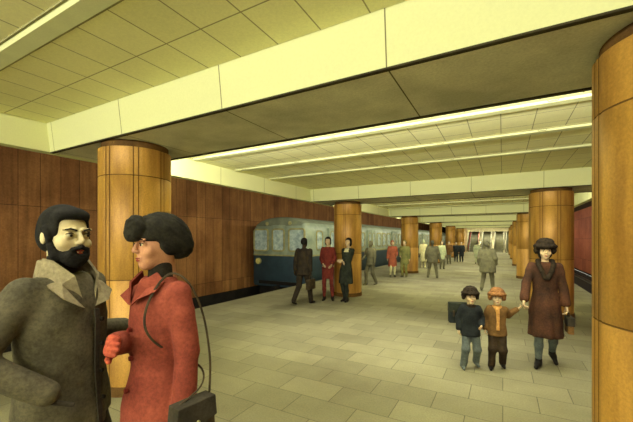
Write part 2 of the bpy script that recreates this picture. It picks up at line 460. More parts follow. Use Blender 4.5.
def train_car(y0, L, label, front=True):
    XC = -7.80; hw = 1.36
    t = empty('metro_car', (XC, y0, Z_TRENCH), 0, label, 'train', 'cars of the metro train')
    Z = -Z_TRENCH
    prof = [(-.96, -.28), (-1.0, -.20), (-1.0, .94), (-1.0, 1.0), (-.985, 1.9), (-.95, 2.08), (-.86, 2.24), (-.70, 2.37), (-.45, 2.46), (-.15, 2.50)]
    prof = prof + [(-x, z) for x, z in reversed(prof)]
    secs = [(0, .90, .955), (.05, .955, .985), (.16, .99, .997), (.4, 1, 1), (L - .3, 1, 1), (L - .1, .98, .99), (L, .93, .97)]
    v = []; f = []; mi = []
    n = len(prof)
    for y, sx, sz in secs:
        for x, z in prof: v.append((x * hw * sx, y, (z * sz if z > 1.2 else z) + Z))
    def zmat(zz): return 1 if zz < .94 else (2 if zz < 1.0 else (0 if zz < 2.2 else 3))
    for i in range(len(secs) - 1):
        for j in range(n):
            k = (j + 1) % n
            f.append((i * n + j, i * n + k, (i + 1) * n + k, (i + 1) * n + j))
            zm = (prof[j][1] + prof[k][1]) / 2
            mi.append(zmat(zm))
    for base, rev in ((0, False), ((len(secs) - 1) * n, True)):      # end caps in horizontal bands
        for j in range(n // 2 - 1):
            q = (base + j, base + j + 1, base + n - 2 - j, base + n - 1 - j)
            f.append(q if not rev else q[::-1]); mi.append(zmat((prof[j][1] + prof[j + 1][1]) / 2))
    o = mesh_obj('body', v, f, [M['tr_green'], M['tr_blue'], M['tr_trim'], M['tr_roof']], t, True, mi)
    bm = bmesh.new(); bm.from_mesh(o.data); bmesh.ops.recalc_face_normals(bm, faces=bm.faces[:]); bm.to_mesh(o.data); bm.free()
    o.data.set_sharp_from_angle(angle=math.radians(35))
    # side: four double doors with pairs of windows between
    px = hw * 1.0
    nd = 4; pitch = L / nd
    for k in range(nd):
        yc = pitch * (k + .5)
        d = MB()
        for s_ in (-1, 1):
            pts = rrect(.62, 2.12, .10)
            d.prism([(yc + s_ * .325 + a, 1.04 + b + Z) for a, b in pts], 'x', px - .03, px + .035, 0)
        dr = d.build('door', [M['tr_green']], t)
        for s_ in (-1, 1): framed(dr, px + .035, yc + s_ * .325, 1.56 + Z, .40, .80, .18, 'x', M['tr_trim'], .02, .035, 'door_window')
        band = MB().box((px + .036, yc - .61, .04 + Z), (px + .042, yc - .03, .93 + Z)).box((px + .036, yc + .03, .04 + Z), (px + .042, yc + .61, .93 + Z))
        band.build('door_lower_panel', M['tr_blue'], t)
        if k < nd - 1:
            for s_ in (-1, 0, 1): framed(t, px - .01, yc + pitch / 2 + s_ * .95, 1.56 + Z, .74, .80, .16, 'x', M['tr_trim'], .03, .05)
    framed(t, px - .01, .92, 1.56 + Z, .55, .80, .16, 'x', M['tr_trim'], .03, .05)
    if front:
        for xx, ww in ((-.86, .76), (0, .62), (.86, .76)):
            framed(t, xx, .0, 1.58 + Z, ww, .92, .13, 'y', M['tr_trim'], .035, .06)
        MB().prism([(a + 0, 1.60 + b + Z) for a, b in rrect(.76, 1.14, .08)], 'y', -.005, .01).build('cab_door', M['tr_green'], t)
        for xx in (-.98, .98):
            hl = MB().tube([(xx, -.06, .72 + Z), (xx, .03, .72 + Z)], .13, 20).build('headlight', M['tr_trim'], t)
            MB().tube([(xx, -.075, .72 + Z), (xx, -.058, .72 + Z)], .105, 20).build('lens', M['lampglass'], hl)
        for xx in (-.55, .55):
            MB().tube([(xx, -.03, 2.24 + Z), (xx, .05, 2.24 + Z)], .075, 16).build('marker_light', M['tr_trim'], t)
        MB().box((-1.26, -.03, .955 + Z), (1.26, .0, 1.0 + Z)).build('front_trim_bar', M['tr_trim'], t)
        MB().box((-.9, -.10, -.18 + Z), (.9, .03, -.06 + Z)).tube([(0, -.35, -.3 + Z), (0, .1, -.3 + Z)], .09, 12).build('coupler', M['black'], t)
    MB().box((-1.15, .25, -.62 + Z), (1.15, L - .25, -.26 + Z)).build('underframe', M['black'], t)
    for yb in (2.4, L - 2.4):
        b = MB().box((-.95, yb - 1.4, .45), (.95, yb + 1.4, .66))
        bo = b.build('bogie', M['black'], t)
        for dy in (-1.0, 1.0):
            for xx in (-.78, .74):
                MB().tube([(xx, yb + dy, .15 + .40), (xx + .10, yb + dy, .15 + .40)], .40, 20).build('wheel', M['steel'], bo)
    return t
train_car(10.95, 18.6, 'blue and pale green metro car with rounded front at the platform')
train_car(29.95, 18.6, 'second metro car, seen far off between the left columns', False)

# ------------------------------------------------------------------ sculpting: signed distance fields meshed by surface nets
class Sculpt:
    def __init__(s): s.ops = []; s.R = np.eye(3); s.T = np.zeros(3); s.k = 1.0
    def frame(s, T=(0, 0, 0), R=None, k=1.0):
        s.T = np.array(T, float); s.R = np.eye(3) if R is None else np.array(R, float); s.k = k; return s
    def _op(s, fn, lo, hi, sm, mode):
        lo = np.array(lo, float); hi = np.array(hi, float)
        cor = np.array([[(lo, hi)[i][0], (lo, hi)[j][1], (lo, hi)[k][2]] for i in (0, 1) for j in (0, 1) for k in (0, 1)])
        wv = (cor * s.k) @ s.R.T + s.T
        s.ops.append((fn, wv.min(0), wv.max(0), s.R.copy(), s.T.copy(), s.k, sm, mode)); return s
    def rc(s, a, b, r1, r2=None, sm=.02, mode='add', flat=None):
        a = np.array(a, float); b = np.array(b, float); r2 = r1 if r2 is None else r2; ab = b - a; L = max(ab @ ab, 1e-9)
        fl = np.array(flat if flat else (1, 1, 1), float)
        def fn(p):
            q = p - a; t = np.clip(q @ ab / L, 0, 1)
            v_ = (q - t[:, None] * ab) / fl
            return (np.sqrt((v_ ** 2).sum(1)) - (r1 + (r2 - r1) * t)) * fl.min()
        m = max(r1, r2) * fl.max()
        return s._op(fn, np.minimum(a, b) - m, np.maximum(a, b) + m, sm, mode)
    def ell(s, c, r, sm=.02, mode='add', rot=None):
        c = np.array(c, float); r = np.array(r, float); Rm = np.eye(3) if rot is None else np.array(rot.to_matrix() if hasattr(rot, 'to_matrix') else rot)
        def fn(p):
            q = (p - c) @ Rm
            k0 = np.sqrt(((q / r) ** 2).sum(1)); k1 = np.sqrt(((q / r ** 2) ** 2).sum(1)) + 1e-9
            return k0 * (k0 - 1) / k1
        m = r if rot is None else np.array([r.max()] * 3)
        return s._op(fn, c - m, c + m, sm, mode)
    def box(s, c, h, rad=.01, sm=.01, mode='add', rot=None):
        c = np.array(c, float); h = np.array(h, float); Rm = np.eye(3) if rot is None else np.array(rot)
        def fn(p):
            q = np.abs((p - c) @ Rm) - (h - rad)
            return np.sqrt((np.maximum(q, 0) ** 2).sum(1)) + np.minimum(q.max(1), 0) - rad
        m = h if rot is None else np.array([np.linalg.norm(h)] * 3)
        return s._op(fn, c - m, c + m, sm, mode)
    def loft(s, prof, sm=.02, mode='add', fold=0, nf=7, ph=0., fz=None, edge=.012):
        """stack of ellipses: (z, rx, ry, cx, cy); fold makes drapery towards the hem"""
        pr = np.array([tuple(q) + (0,) * (5 - len(q)) for q in prof], float); pr = pr[np.argsort(pr[:, 0])]
        z0, z1 = pr[0, 0], pr[-1, 0]
        def fn(p):
            z = np.clip(p[:, 2], z0, z1)
            g = [np.interp(z, pr[:, 0], pr[:, k]) for k in range(1, 5)]
            dx, dy = p[:, 0] - g[2], p[:, 1] - g[3]
            an = np.arctan2(dy, dx)
            r = np.sqrt((dx / g[0]) ** 2 + (dy / g[1]) ** 2)
            d = (r - 1) * np.minimum(g[0], g[1])
            if fold:
                top = fz if fz is not None else z1
                wgt = np.clip((top - z) / max(top - z0, .01), 0, 1) ** 1.3
                d = d - fold * wgt * (np.sin(nf * an + ph + 2.5 * (z - z0)) + .5 * np.sin((nf * 2 - 3) * an + 1.7 * ph))
            e = np.maximum(z0 - p[:, 2], p[:, 2] - z1)
            a = np.maximum(d + edge, 0); b_ = np.maximum(e + edge, 0)
            return np.sqrt(a * a + b_ * b_) + np.minimum(np.maximum(d, e) + edge, 0) - edge
        mx = pr[:, 1].max() + abs(pr[:, 3]).max() + fold; my = pr[:, 2].max() + abs(pr[:, 4]).max() + fold
        return s._op(fn, (-mx, -my, z0), (mx, my, z1), sm, mode)
    def mesh(s, vox):
        adds = [o for o in s.ops if o[7] == 'add']
        lo = np.min([o[1] for o in adds], 0) - 3 * vox; hi = np.max([o[2] for o in adds], 0) + 3 * vox
        n = np.ceil((hi - lo) / vox).astype(int) + 1
        D = np.full(n, 9.0, np.float32)
        for fn, a, b, R, T, k, sm, mode in s.ops:
            mg = sm + 2.5 * vox
            i0 = np.clip(np.floor((a - mg - lo) / vox).astype(int), 0, n - 1); i1 = np.clip(np.ceil((b + mg - lo) / vox).astype(int) + 1, 1, n)
            if (i1 <= i0).any(): continue
            g = np.stack(np.meshgrid(*[lo[q] + vox * np.arange(i0[q], i1[q]) for q in range(3)], indexing='ij'), -1).reshape(-1, 3)
            d = fn(((g - T) @ R) / k) * k
            sl = tuple(slice(i0[q], i1[q]) for q in range(3))
            cur = D[sl].reshape(-1); sk = max(sm, 1e-4)
            if mode == 'add':
                h = np.maximum(sk - np.abs(cur - d), 0) / sk; new = np.minimum(cur, d) - h * h * sk / 4
            elif mode == 'sub':
                h = np.maximum(sk - np.abs(cur + d), 0) / sk; new = np.maximum(cur, -d) + h * h * sk / 4
            D[sl] = new.reshape(D[sl].shape)
        return nets(D, lo, vox)

def nets(D, lo, vox):
    ins = D < 0
    acc = np.zeros(tuple(np.array(D.shape) - 1) + (3,), np.float64); cnt = np.zeros(tuple(np.array(D.shape) - 1), np.int32)
    nx, ny, nz = D.shape
    for ax in range(3):
        for u in (0, 1):
            for w_ in (0, 1):
                o = [0, 0, 0]; oth = [a for a in range(3) if a != ax]; o[oth[0]] = u; o[oth[1]] = w_
                sA = tuple(slice(o[q], o[q] + D.shape[q] - 1) for q in range(3)); o2 = list(o); o2[ax] = 1
                sB = tuple(slice(o2[q], o2[q] + D.shape[q] - 1) for q in range(3))
                A, B = D[sA], D[sB]; cr = (A < 0) != (B < 0)
                ii = np.nonzero(cr); a_, b_ = A[ii].astype(float), B[ii].astype(float); t = a_ / (a_ - b_)
                off = np.zeros((len(t), 3)); off[:, oth[0]] = u; off[:, oth[1]] = w_; off[:, ax] = t
                acc[ii] += off; cnt[ii] += 1
    act = cnt > 0; idx = np.full(cnt.shape, -1, np.int64); ii = np.nonzero(act); idx[ii] = np.arange(len(ii[0]))
    V = (np.stack(ii, 1) + acc[ii] / cnt[ii][:, None]) * vox + lo
    Fs = []
    for ax in range(3):
        u, w_ = [(1, 2), (2, 0), (0, 1)][ax]
        sl0 = [slice(1, D.shape[q] - 1) for q in range(3)]; sl0[ax] = slice(0, D.shape[ax] - 1); sl1 = list(sl0); sl1[ax] = slice(1, D.shape[ax])
        A, B = ins[tuple(sl0)], ins[tuple(sl1)]; cr = np.nonzero(A != B); pos = A[cr]
        base = np.stack(cr, 1).copy()
        for q in range(3):
            if q != ax: base[:, q] += 1
        def I(du, dw):
            c = base.copy(); c[:, u] -= du; c[:, w_] -= dw; return idx[c[:, 0], c[:, 1], c[:, 2]]
        q_ = np.stack([I(1, 1), I(0, 1), I(0, 0), I(1, 0)], 1)
        q_[~pos] = q_[~pos][:, ::-1]; Fs.append(q_)
    return V, np.concatenate(Fs)

def sculpt_obj(name, parts, mat, parent, wrinkle=0, ws=9.):
    """parts: list of (Sculpt, voxel) meshed and joined as one object"""
    Vs = []; Fs = []; n = 0
    for sp, vox in parts:
        V, Fq = sp.mesh(vox); Vs.append(V); Fs.append(Fq + n); n += len(V)
    V = np.concatenate(Vs); Fq = np.concatenate(Fs)
    me = bpy.data.meshes.new(name)
    me.vertices.add(len(V)); me.vertices.foreach_set('co', V.ravel())
    me.loops.add(Fq.size); me.loops.foreach_set('vertex_index', Fq.ravel().astype(np.int32))
    me.polygons.add(len(Fq)); me.polygons.foreach_set('loop_start', np.arange(0, Fq.size, 4, dtype=np.int32))
    me.polygons.foreach_set('use_smooth', np.ones(len(Fq), bool))
    me.update(calc_edges=True); me.validate()
    me.materials.append(mat)
    if wrinkle:
        nr = np.empty(len(V) * 3); me.vertex_normals.foreach_get('vector', nr); nr = nr.reshape(-1, 3)
        a = V * ws
        d = np.sin(a[:, 0] * 1.7 + 2.1 * np.sin(a[:, 2] * .9 + a[:, 1])) * np.sin(a[:, 2] * 1.3 + 1.5 * np.sin(a[:, 0] * 1.1 + 1)) + .5 * np.sin(a[:, 1] * 2.3 + a[:, 2] * 2.9 + np.sin(a[:, 0] * 3))
        V = V + nr * d[:, None] * wrinkle
        me.vertices.foreach_set('co', V.ravel()); me.update()
    o = bpy.data.objects.new(name, me); C.objects.link(o); o.parent = parent
    return o

def rotz(a): return np.array([[math.cos(a), -math.sin(a), 0], [math.sin(a), math.cos(a), 0], [0, 0, 1]])
def rotx(a): return np.array([[1, 0, 0], [0, math.cos(a), -math.sin(a)], [0, math.sin(a), math.cos(a)]])
def roty(a): return np.array([[math.cos(a), 0, math.sin(a)], [0, 1, 0], [-math.sin(a), 0, math.cos(a)]])
def unit(v): v = np.array(v, float); return v / (np.linalg.norm(v) + 1e-9)

def ik(a, t, l1, l2, pole):
    a = np.array(a, float); t = np.array(t, float); d = t - a; L = np.linalg.norm(d)
    if L > (l1 + l2) * .995: d = d / L * (l1 + l2) * .995; L = (l1 + l2) * .995; t = a + d
    u = d / L; x = (l1 * l1 - l2 * l2 + L * L) / (2 * L); h = math.sqrt(max(l1 * l1 - x * x, 0))
    p = np.array(pole, float); p = unit(p - (p @ u) * u)
    return a + u * x + p * h, t

class Fig:
    """a person standing in local metres, facing -y, +x is the person's own left"""
    def __init__(s, label, pos, H=1.70, face=0., build='m', pose=None, vox=.012, headk=1.0, group=None, los=True):
        p = pose or {}
        s.vox = vox; s.hk = headk; s.f = build == 'f'
        s.s = H / (1.515 + .235 * headk)
        pos = Vector(pos); a = math.atan2(-pos.x, pos.y) if los else 0
        s.root = empty('person', (pos.x, pos.y, 0), a + math.radians(face), label, 'person', group)
        s.rz = a + math.radians(face)
        k = s.s
        lean = np.array(p.get('lean', (0, 0)) + (0,), float)
        drop = p.get('drop', .0)
        s.pel = np.array([0, 0, .93 - drop]); s.lean = lean
        up = lambda z: lean * (z - .93) / .5 + np.array([0, 0, -drop])
        sw = p.get('sw', .155 if s.f else .18)
        tw = math.radians(p.get('twist', 0)); Rt = rotz(tw)
        s.tw = tw
        s.sh = [Rt @ np.array([-sw, .01, 1.425]) + up(1.42), Rt @ np.array([sw, .01, 1.425]) + up(1.42)]    # right, left
        s.neck = np.array([0, .012, 1.45]) + up(1.45); s.headc = np.array([0, -.008, 1.635 + .12 * (headk - 1)]) + up(1.55)
        s.hip = [np.array([-.09, 0, .90 - drop]), np.array([.09, 0, .90 - drop])]
        aw = [p.get('rw', (-.25, .0, .86)), p.get('lw', (.25, .0, .86))]
        ap = [p.get('rpole', (-.4, .9, -.1)), p.get('lpole', (.4, .9, -.1))]
        s.el = []; s.wr = []
        for i in (0, 1):
            e, w_ = ik(s.sh[i], aw[i], .285, .255, ap[i]); s.el.append(e); s.wr.append(w_)
        an = [p.get('ra', (-.10, 0, .085)), p.get('la', (.10, 0, .085))]
        s.kn = []; s.an = []; s.toe = []
        td = [p.get('rtoe', -8), p.get('ltoe', 8)]
        for i in (0, 1):
            e, w_ = ik(s.hip[i], an[i], .425, .415, (0, -1, 0)); s.kn.append(e); s.an.append(w_)
            q = math.radians(td[i]); dv = np.array([math.sin(q), -math.cos(q), 0]) * .155
            s.toe.append(np.array([w_[0] + dv[0], w_[1] + dv[1], max(.025, w_[2] - .065 - (.10 if w_[2] > .13 else 0))]))
        hr = p.get('head', (0, 0, 0)); s.HR = rotz(math.radians(hr[0])) @ rotx(math.radians(hr[1])) @ roty(math.radians(hr[2] if len(hr) > 2 else 0))
        s.up = up
        s.hand = [p.get('rh', {}), p.get('lh', {})]
    def S(s): q = Sculpt(); q.frame((0, 0, 0), None, s.s); return q
    def SH(s): q = Sculpt(); q.frame(s.headc * s.s, s.HR, s.s * s.hk); return q
    def prof(s, rows):
        """rows (z, rx, ry) follow the lean of the torso"""
        out = []
        for r in rows:
            z = r[0]; u = s.up(z) if z > .93 else np.array([0, 0, s.up(.93)[2]])
            out.append((z + u[2], r[1], r[2], (r[3] if len(r) > 3 else 0) + u[0], (r[4] if len(r) > 4 else 0) + u[1]))
        return out
    # ---- skin
    def body(s, mat, detail=1, hands=True):
        v = s.vox; B = s.S()
        B.loft(s.prof([(.84, .14, .09), (.93, .15, .095), (1.07, .12, .08), (1.28, .145, .095), (1.40, .14, .08), (1.47, .055, .05)]), sm=.03)
        B.rc(s.neck, s.headc + np.array([0, .015, -.06]), .052 if not s.f else .044, .05 if not s.f else .043, sm=.03)
        for i in (0, 1):
            B.rc(s.sh[i], s.el[i], .043, .036, sm=.03).rc(s.el[i], s.wr[i], .035, .024, sm=.02)
            B.rc(s.hip[i], s.kn[i], .078, .05, sm=.03).rc(s.kn[i], s.kn[i] * .55 + s.an[i] * .45 + np.array([0, .012, 0]), .048, .05, sm=.02)
            B.rc(s.kn[i] * .55 + s.an[i] * .45 + np.array([0, .012, 0]), s.an[i], .05, .033, sm=.02)
            B.rc(s.an[i] + np.array([0, .02, -.03]), s.toe[i], .03, .02, sm=.02)
        H = s.SH()
        H.ell((0, .012, .022), (.074, .094, .096)).ell((0, -.028, -.045), (.056, .062, .064), sm=.03)
        H.ell((0, -.062, -.092), (.026, .026, .024), sm=.03)
        H.rc((0, .02, -.03), (0, .03, -.16), .048, .050, sm=.03)
        if detail >= 1:
            H.rc((0, -.088, .018), (0, -.107, -.020), .0075, .0105, sm=.010).ell((0, -.097, -.026), (.017, .011, .008), sm=.008)
            H.ell((-.075, .014, -.008), (.008, .016, .027), sm=.008).ell((.075, .014, -.008), (.008, .016, .027), sm=.008)
        if detail >= 2:
            for q in (-1, 1):
                H.ell((q * .033, -.088, .006), (.020, .014, .012), sm=.016, mode='sub')
                H.ell((q * .033, -.076, .004), (.0145, .0135, .0125), sm=.004)
                H.rc((q * .016, -.090, .030), (q * .052, -.078, .028), .007, .006, sm=.014)
                H.ell((q * .045, -.062, -.030), (.020, .020, .018), sm=.025)
            H.ell((0, -.088, -.058), (.023, .013, .007), sm=.006).ell((0, -.086, -.069), (.020, .013, .008), sm=.006)
            H.ell((0, -.103, -.0635), (.021, .006, .0015), sm=.003, mode='sub')
        parts = [(B, v)] + [(H, v * (.45 if detail >= 2 else .6))]
        if hands:
            for i in (0, 1):
                if s.hand[i] is None: continue
                parts.append((s.handS(i, **s.hand[i]), min(v * .6, .0065) if detail >= 1 else v * .7))
        o = sculpt_obj('body', parts, mat, s.root)
        return o
    def handS(s, i, dir=None, n=None, curl=22, spread=.5, k=1.0, thumb=0.6, grow=0.):
        """five-fingered hand: dir runs along the fingers, n is where the palm looks"""
        q = s.S(); w_ = s.wr[i]
        rc0 = q.rc; q.rc = lambda a, b, r1, r2=None, sm=.02: rc0(a, b, r1 + grow, (r1 if r2 is None else r2) + grow, sm=sm) and q
        d = unit(w_ - s.el[i]) if dir is None else unit(dir)
        n = np.array((1 if i == 0 else -1, 0, 0), float) if n is None else np.array(n, float)
        n = unit(n - (n @ d) * d)
        t = np.cross(n, d) if i == 0 else np.cross(d, n)          # thumb side
        q.rc(w_ - d * .05, w_ + d * .01, .024, .023, sm=.01)
        for o_ in (-.028, -.009, .010, .028):
            q.rc(w_ + d * .012 + t * o_ * .55, w_ + d * .088 * k + t * o_, .014, .0115, sm=.014)
        for o_, L in zip((.030, .010, -.010, -.029), (.070, .078, .073, .057)):
            p0 = w_ + d * .088 * k + t * o_; a = 0; dd = d + t * o_ * spread * 4; dd = unit(dd)
            for kk, fr in enumerate((.45, .32, .23)):
                a += math.radians(curl * (1, 1.25, .8)[kk]); v_ = unit(dd * math.cos(a) + n * math.sin(a))
                p1 = p0 + v_ * L * fr * k; q.rc(p0, p1, .0092 - kk * .0007, .0086 - kk * .0008, sm=.004); p0 = p1
        p0 = w_ + d * .022 + t * .022; v1 = unit(d * .75 + t * .75 + n * .25 * thumb); p1 = p0 + v1 * .042
        q.rc(p0, p1, .0145, .011, sm=.012); v2 = unit(d * .95 + t * .25 + n * .5 * thumb); p2 = p1 + v2 * .030
        q.rc(p1, p2, .011, .0095, sm=.004).rc(p2, p2 + unit(v2 + n * .3) * .022, .0095, .008, sm=.004)
        return q
    # ---- clothes
    def coat(s, mat, hem=.55, rx=.24, ry=.19, waist=(.165, .125), chest=(.185, .125), fold=.006, sleeve=(.062, .052, .046), cuff=1.0, neck_r=.075,
             vcut=.0, name='coat', hip=None, nf=7, wrinkle=.0018, cx=0, cy=0, shz=1.478, hole=True):
        q = s.S(); hip = hip or (max(waist[0] + .02, rx * .85), max(waist[1] + .015, ry * .82))
        rows = [(hem, rx, ry, cx, cy)]
        if hem < .82: rows += [(.88, hip[0], hip[1])]
        rows += [(1.07, waist[0], waist[1]), (1.27, chest[0], chest[1]), (1.38, chest[0] * .93, chest[1] * .86), (1.44, chest[0] * .68, chest[1] * .72), (shz, neck_r, neck_r * .95)]
        q.loft(s.prof(rows), sm=.02, fold=fold, nf=nf, ph=random.uniform(0, 6), fz=1.1)
        for i in (0, 1):
            m_ = s.sh[i] * .65 + s.el[i] * .35
            q.rc(s.sh[i] + np.array([0, 0, -.012]), m_, sleeve[0], sleeve[0] * .97, sm=.045).rc(m_, s.el[i], sleeve[0] * .97, sleeve[1], sm=.012)
            end = s.el[i] + (s.wr[i] - s.el[i]) * cuff
            q.rc(s.el[i], end, sleeve[1], sleeve[2], sm=.010)
            dd = unit(s.wr[i] - s.el[i]); c_ = end + dd * .05
            if hole and s.hand[i] is not None: q.rc(end - dd * .006, end + dd * .08, .027, sm=.004, mode='sub')
        if vcut:
            u = s.up(1.4)
            q.rc((u[0], u[1] - .17, 1.50 + u[2]), (u[0], u[1] - .145, 1.50 - vcut + u[2]), .055, .004, sm=.01, mode='sub')
        return sculpt_obj(name, [(q, s.vox)], mat, s.root, wrinkle)
    def inner(s, mat, name='scarf', r=.062, z=1.50, bib=True):
        q = s.S(); c_ = s.neck
        q.rc(c_ + np.array([0, 0, .0]), c_ + np.array([0, 0, z - 1.45]), r, r * .92, sm=.02)
        if bib: q.loft(s.prof([(1.20, .10, .095, 0, -.012), (1.38, .11, .09, 0, -.012), (1.46, .06, .06)]), sm=.03)
        return sculpt_obj(name, [(q, s.vox * .8)], mat, s.root)
    def trousers(s, mat, r=(.098, .072, .06), bot=.075, name='trousers'):
        q = s.S()
        q.loft(s.prof([(.82, .15, .115), (.93, .165, .12), (1.03, .14, .10)]), sm=.04)
        for i in (0, 1):
            q.rc(s.hip[i] + np.array([0, 0, -.03]), s.kn[i], r[0], r[1], sm=.04)
            e = s.kn[i] + (s.an[i] - s.kn[i]) * (1 - max(bot - .06, 0)); q.rc(s.kn[i], e, r[1], r[2], sm=.03)
        return sculpt_obj(name, [(q, s.vox)], mat, s.root, .002, 14)
    def stockings(s, mat, name='stockings'):
        q = s.S()
        for i in (0, 1):
            m_ = s.kn[i] * .55 + s.an[i] * .45 + np.array([0, .012, 0])
            q.rc(s.hip[i], s.kn[i], .082, .055, sm=.02).rc(s.kn[i], m_, .054, .056, sm=.02).rc(m_, s.an[i], .056, .038, sm=.02)
        return sculpt_obj(name, [(q, s.vox * .8)], mat, s.root)
    def shoes(s, mat, heel=.0, boot=0):
        for i in (0, 1):
            q = s.S(); a = s.an[i]; t = s.toe[i]; dv = unit((t - a) * np.array([1, 1, 0]))
            hz = a[2] - .05
            q.rc(a - dv * .035 + np.array([0, 0, -.042]), a + dv * .05 + np.array([0, 0, -.045]), .036, .036, sm=.02)
            q.rc(a + dv * .03 + np.array([0, 0, -.04]), np.array([t[0], t[1], max(t[2], .03)]), .037, .027, sm=.03)
            q.rc(a + np.array([0, 0, -.03]), a + np.array([0, 0, .02 + boot]), .042, .045, sm=.02)
            if heel: q.box((a - dv * .045 + np.array([0, 0, -.075])), (.016, .016, .02), .004, .01)
            q.box((a[0], a[1], -.10), (.4, .4, .10), .001, .002, 'sub')
            sculpt_obj('boot' if boot else 'shoe', [(q, s.vox * .7)], mat, s.root)
    # ---- head dress
    def hair(s, mat, kind='short', name='hair'):
        q = s.SH()
        if kind == 'short':
            q.ell((0, .022, .034), (.084, .098, .094)).ell((0, .045, -.01), (.078, .072, .075), sm=.03)
            q.box((0, -.10, -.03), (.12, .075, .085), .02, .02, 'sub').box((0, .03, -.11), (.12, .12, .05), .02, .02, 'sub')
        elif kind == 'thick':
            q.ell((0, .014, .040), (.083, .102, .092)).ell((0, .042, -.01), (.079, .075, .075), sm=.03)
            q.ell((0, -.046, .086), (.064, .042, .030), sm=.02)
            for z_ in (-1, 1): q.rc((z_ * .077, -.010, .03), (z_ * .073, -.026, -.03), .014, .010, sm=.01)
            q.box((0, -.125, -.014), (.062, .080, .082), .02, .012, 'sub').box((0, -.11, -.075), (.12, .085, .06), .02, .012, 'sub')
            q.box((0, .03, -.125), (.12, .12, .05), .02, .02, 'sub')
            for z_ in (-1, 1): q.ell((z_ * .088, .014, -.010), (.018, .013, .024), sm=.006, mode='sub')
        elif kind == 'bob':
            q.ell((0, .02, .03), (.088, .102, .098)).ell((0, .03, -.05), (.088, .08, .08), sm=.03)
            q.box((0, -.11, -.045), (.060, .10, .10), .02, .015, 'sub')
        return sculpt_obj(name, [(q, max(s.vox * .55, .004))], mat, s.root)
    def hat(s, mat, kind='fur', name='hat', big=1.0):
        q = s.SH(); q.k *= big
        if kind == 'fur':
            q.ell((0, .01, .100), (.098, .108, .066)).ell((0, .004, .062), (.128, .136, .046), sm=.02)
            q.ell((-.094, .02, .008), (.030, .050, .052), sm=.03).ell((.094, .02, .008), (.030, .050, .052), sm=.03)
            q.ell((0, .09, .0), (.085, .04, .055), sm=.03)
        elif kind == 'beret':
            q.ell((0, .02, .085), (.125, .13, .05)).ell((0, .005, .05), (.09, .10, .035), sm=.02)
        elif kind == 'brim':
            q.ell((0, .01, .080), (.088, .100, .062)).ell((0, .0, .038), (.128, .140, .026), sm=.03)
            q.ell((0, .05, -.02), (.088, .065, .075), sm=.02)
            q.box((0, -.13, -.06), (.06, .12, .085), .02, .015, 'sub')
        elif kind == 'turban':
            q.ell((0, .020, .062), (.104, .118, .092)).ell((0, .082, .020), (.098, .080, .094), sm=.03).ell((0, .112, -.020), (.080, .060, .060), sm=.03)
            q.ell((.0, -.088, .088), (.066, .046, .054), sm=.006).ell((0, -.108, .058), (.050, .034, .044), sm=.01)
            q.ell((-.076, .03, .0), (.022, .055, .045), sm=.02).ell((.076, .03, .0), (.022, .055, .045), sm=.02)
            q.box((0, -.13, -.082), (.12, .11, .098), .02, .012, 'sub')
        return sculpt_obj(name, [(q, max(s.vox * .55, .004))], mat, s.root, .0040 if kind == 'fur' else .0018, 60)
    def world(s, p):
        p = Vector(np.array(p) * s.s); p.rotate(Matrix.Rotation(s.rz, 3, 'Z')); return p + s.root.location
    def local(s, wp):
        v = Vector(wp) - s.root.location; v.rotate(Matrix.Rotation(-s.rz, 3, 'Z')); return np.array(v) / s.s

def cloth(name, a, b, sc_=6, rough=.9, grain=.22, gs=60, stretch=None, lo=.35, hi=.65):
    return wash(name, S(*a), S(*b), sc_, rough, grain, gs, stretch, lo=lo, hi=hi, spec=.1)

def local_target(pos, face, H, headk, px, py, d):
    """pixel and distance to a figure's own unscaled coordinates"""
    pos = Vector(pos); a = math.atan2(-pos.x, pos.y) + math.radians(face); k = H / (1.515 + .235 * headk)
    v = at(px, py, d) - Vector((pos.x, pos.y, 0)); v.rotate(Matrix.Rotation(-a, 3, 'Z')); return tuple(np.array(v) / k)

# ------------------------------------------------------------------ people
K = {}
K['skin'] = cloth('skin_pale', (190, 168, 126), (172, 146, 108), 10, .6, .06, 120)
K['skin_man'] = cloth('skin_man', (192, 180, 134), (176, 158, 114), 10, .6, .05, 120)
K['skin_warm'] = cloth('skin_warm', (184, 136, 98), (166, 118, 84), 10, .6, .08, 120)
K['eyewhite'] = cloth('eye_white', (196, 190, 150), (180, 172, 134), 10, .4, .02)
K['iris'] = cloth('iris', (36, 30, 20), (30, 24, 16), 10, .4, .02)
K['lip'] = cloth('lip', (140, 66, 50), (124, 56, 44), 10, .6, .04)
K['hair_black'] = cloth('hair_black', (34, 33, 27), (20, 19, 15), 22, .85, .3, 90)
K['olive'] = cloth('coat_olive', (90, 84, 62), (66, 62, 46), 5, .95, .26, 70)
K['collar'] = cloth('collar_grey', (134, 124, 92), (112, 102, 76), 8, .95, .2, 70)
K['dkgrey'] = cloth('dark_grey_cloth', (62, 57, 44), (44, 40, 31), 6, .95, .22, 70)
K['darkknit'] = cloth('dark_knit', (40, 36, 27), (28, 25, 19), 10, .95, .2, 90)
K['red'] = cloth('coat_red', (132, 66, 48), (104, 47, 35), 5, .95, .2, 70)
K['reddark'] = cloth('red_seam', (104, 38, 26), (90, 32, 22), 8)
K['pinkred'] = cloth('glove_red', (160, 78, 54), (138, 60, 42), 12)
K['hatdark'] = cloth('hat_dark', (42, 40, 30), (25, 24, 18), 14, .95, .3, 90)
K['bag'] = cloth('bag_leather', (70, 58, 36), (42, 35, 24), 10, .6, .2, 50)
K['wine'] = cloth('coat_wine', (78, 50, 33), (48, 34, 24), 5, .95, .25, 60)
K['fur'] = cloth('fur_dark', (46, 38, 26), (30, 25, 18), 30, .95, .35, 110)
K['bluegrey'] = cloth('blue_grey', (98, 106, 98), (76, 84, 80), 8, .9, .22, 80)
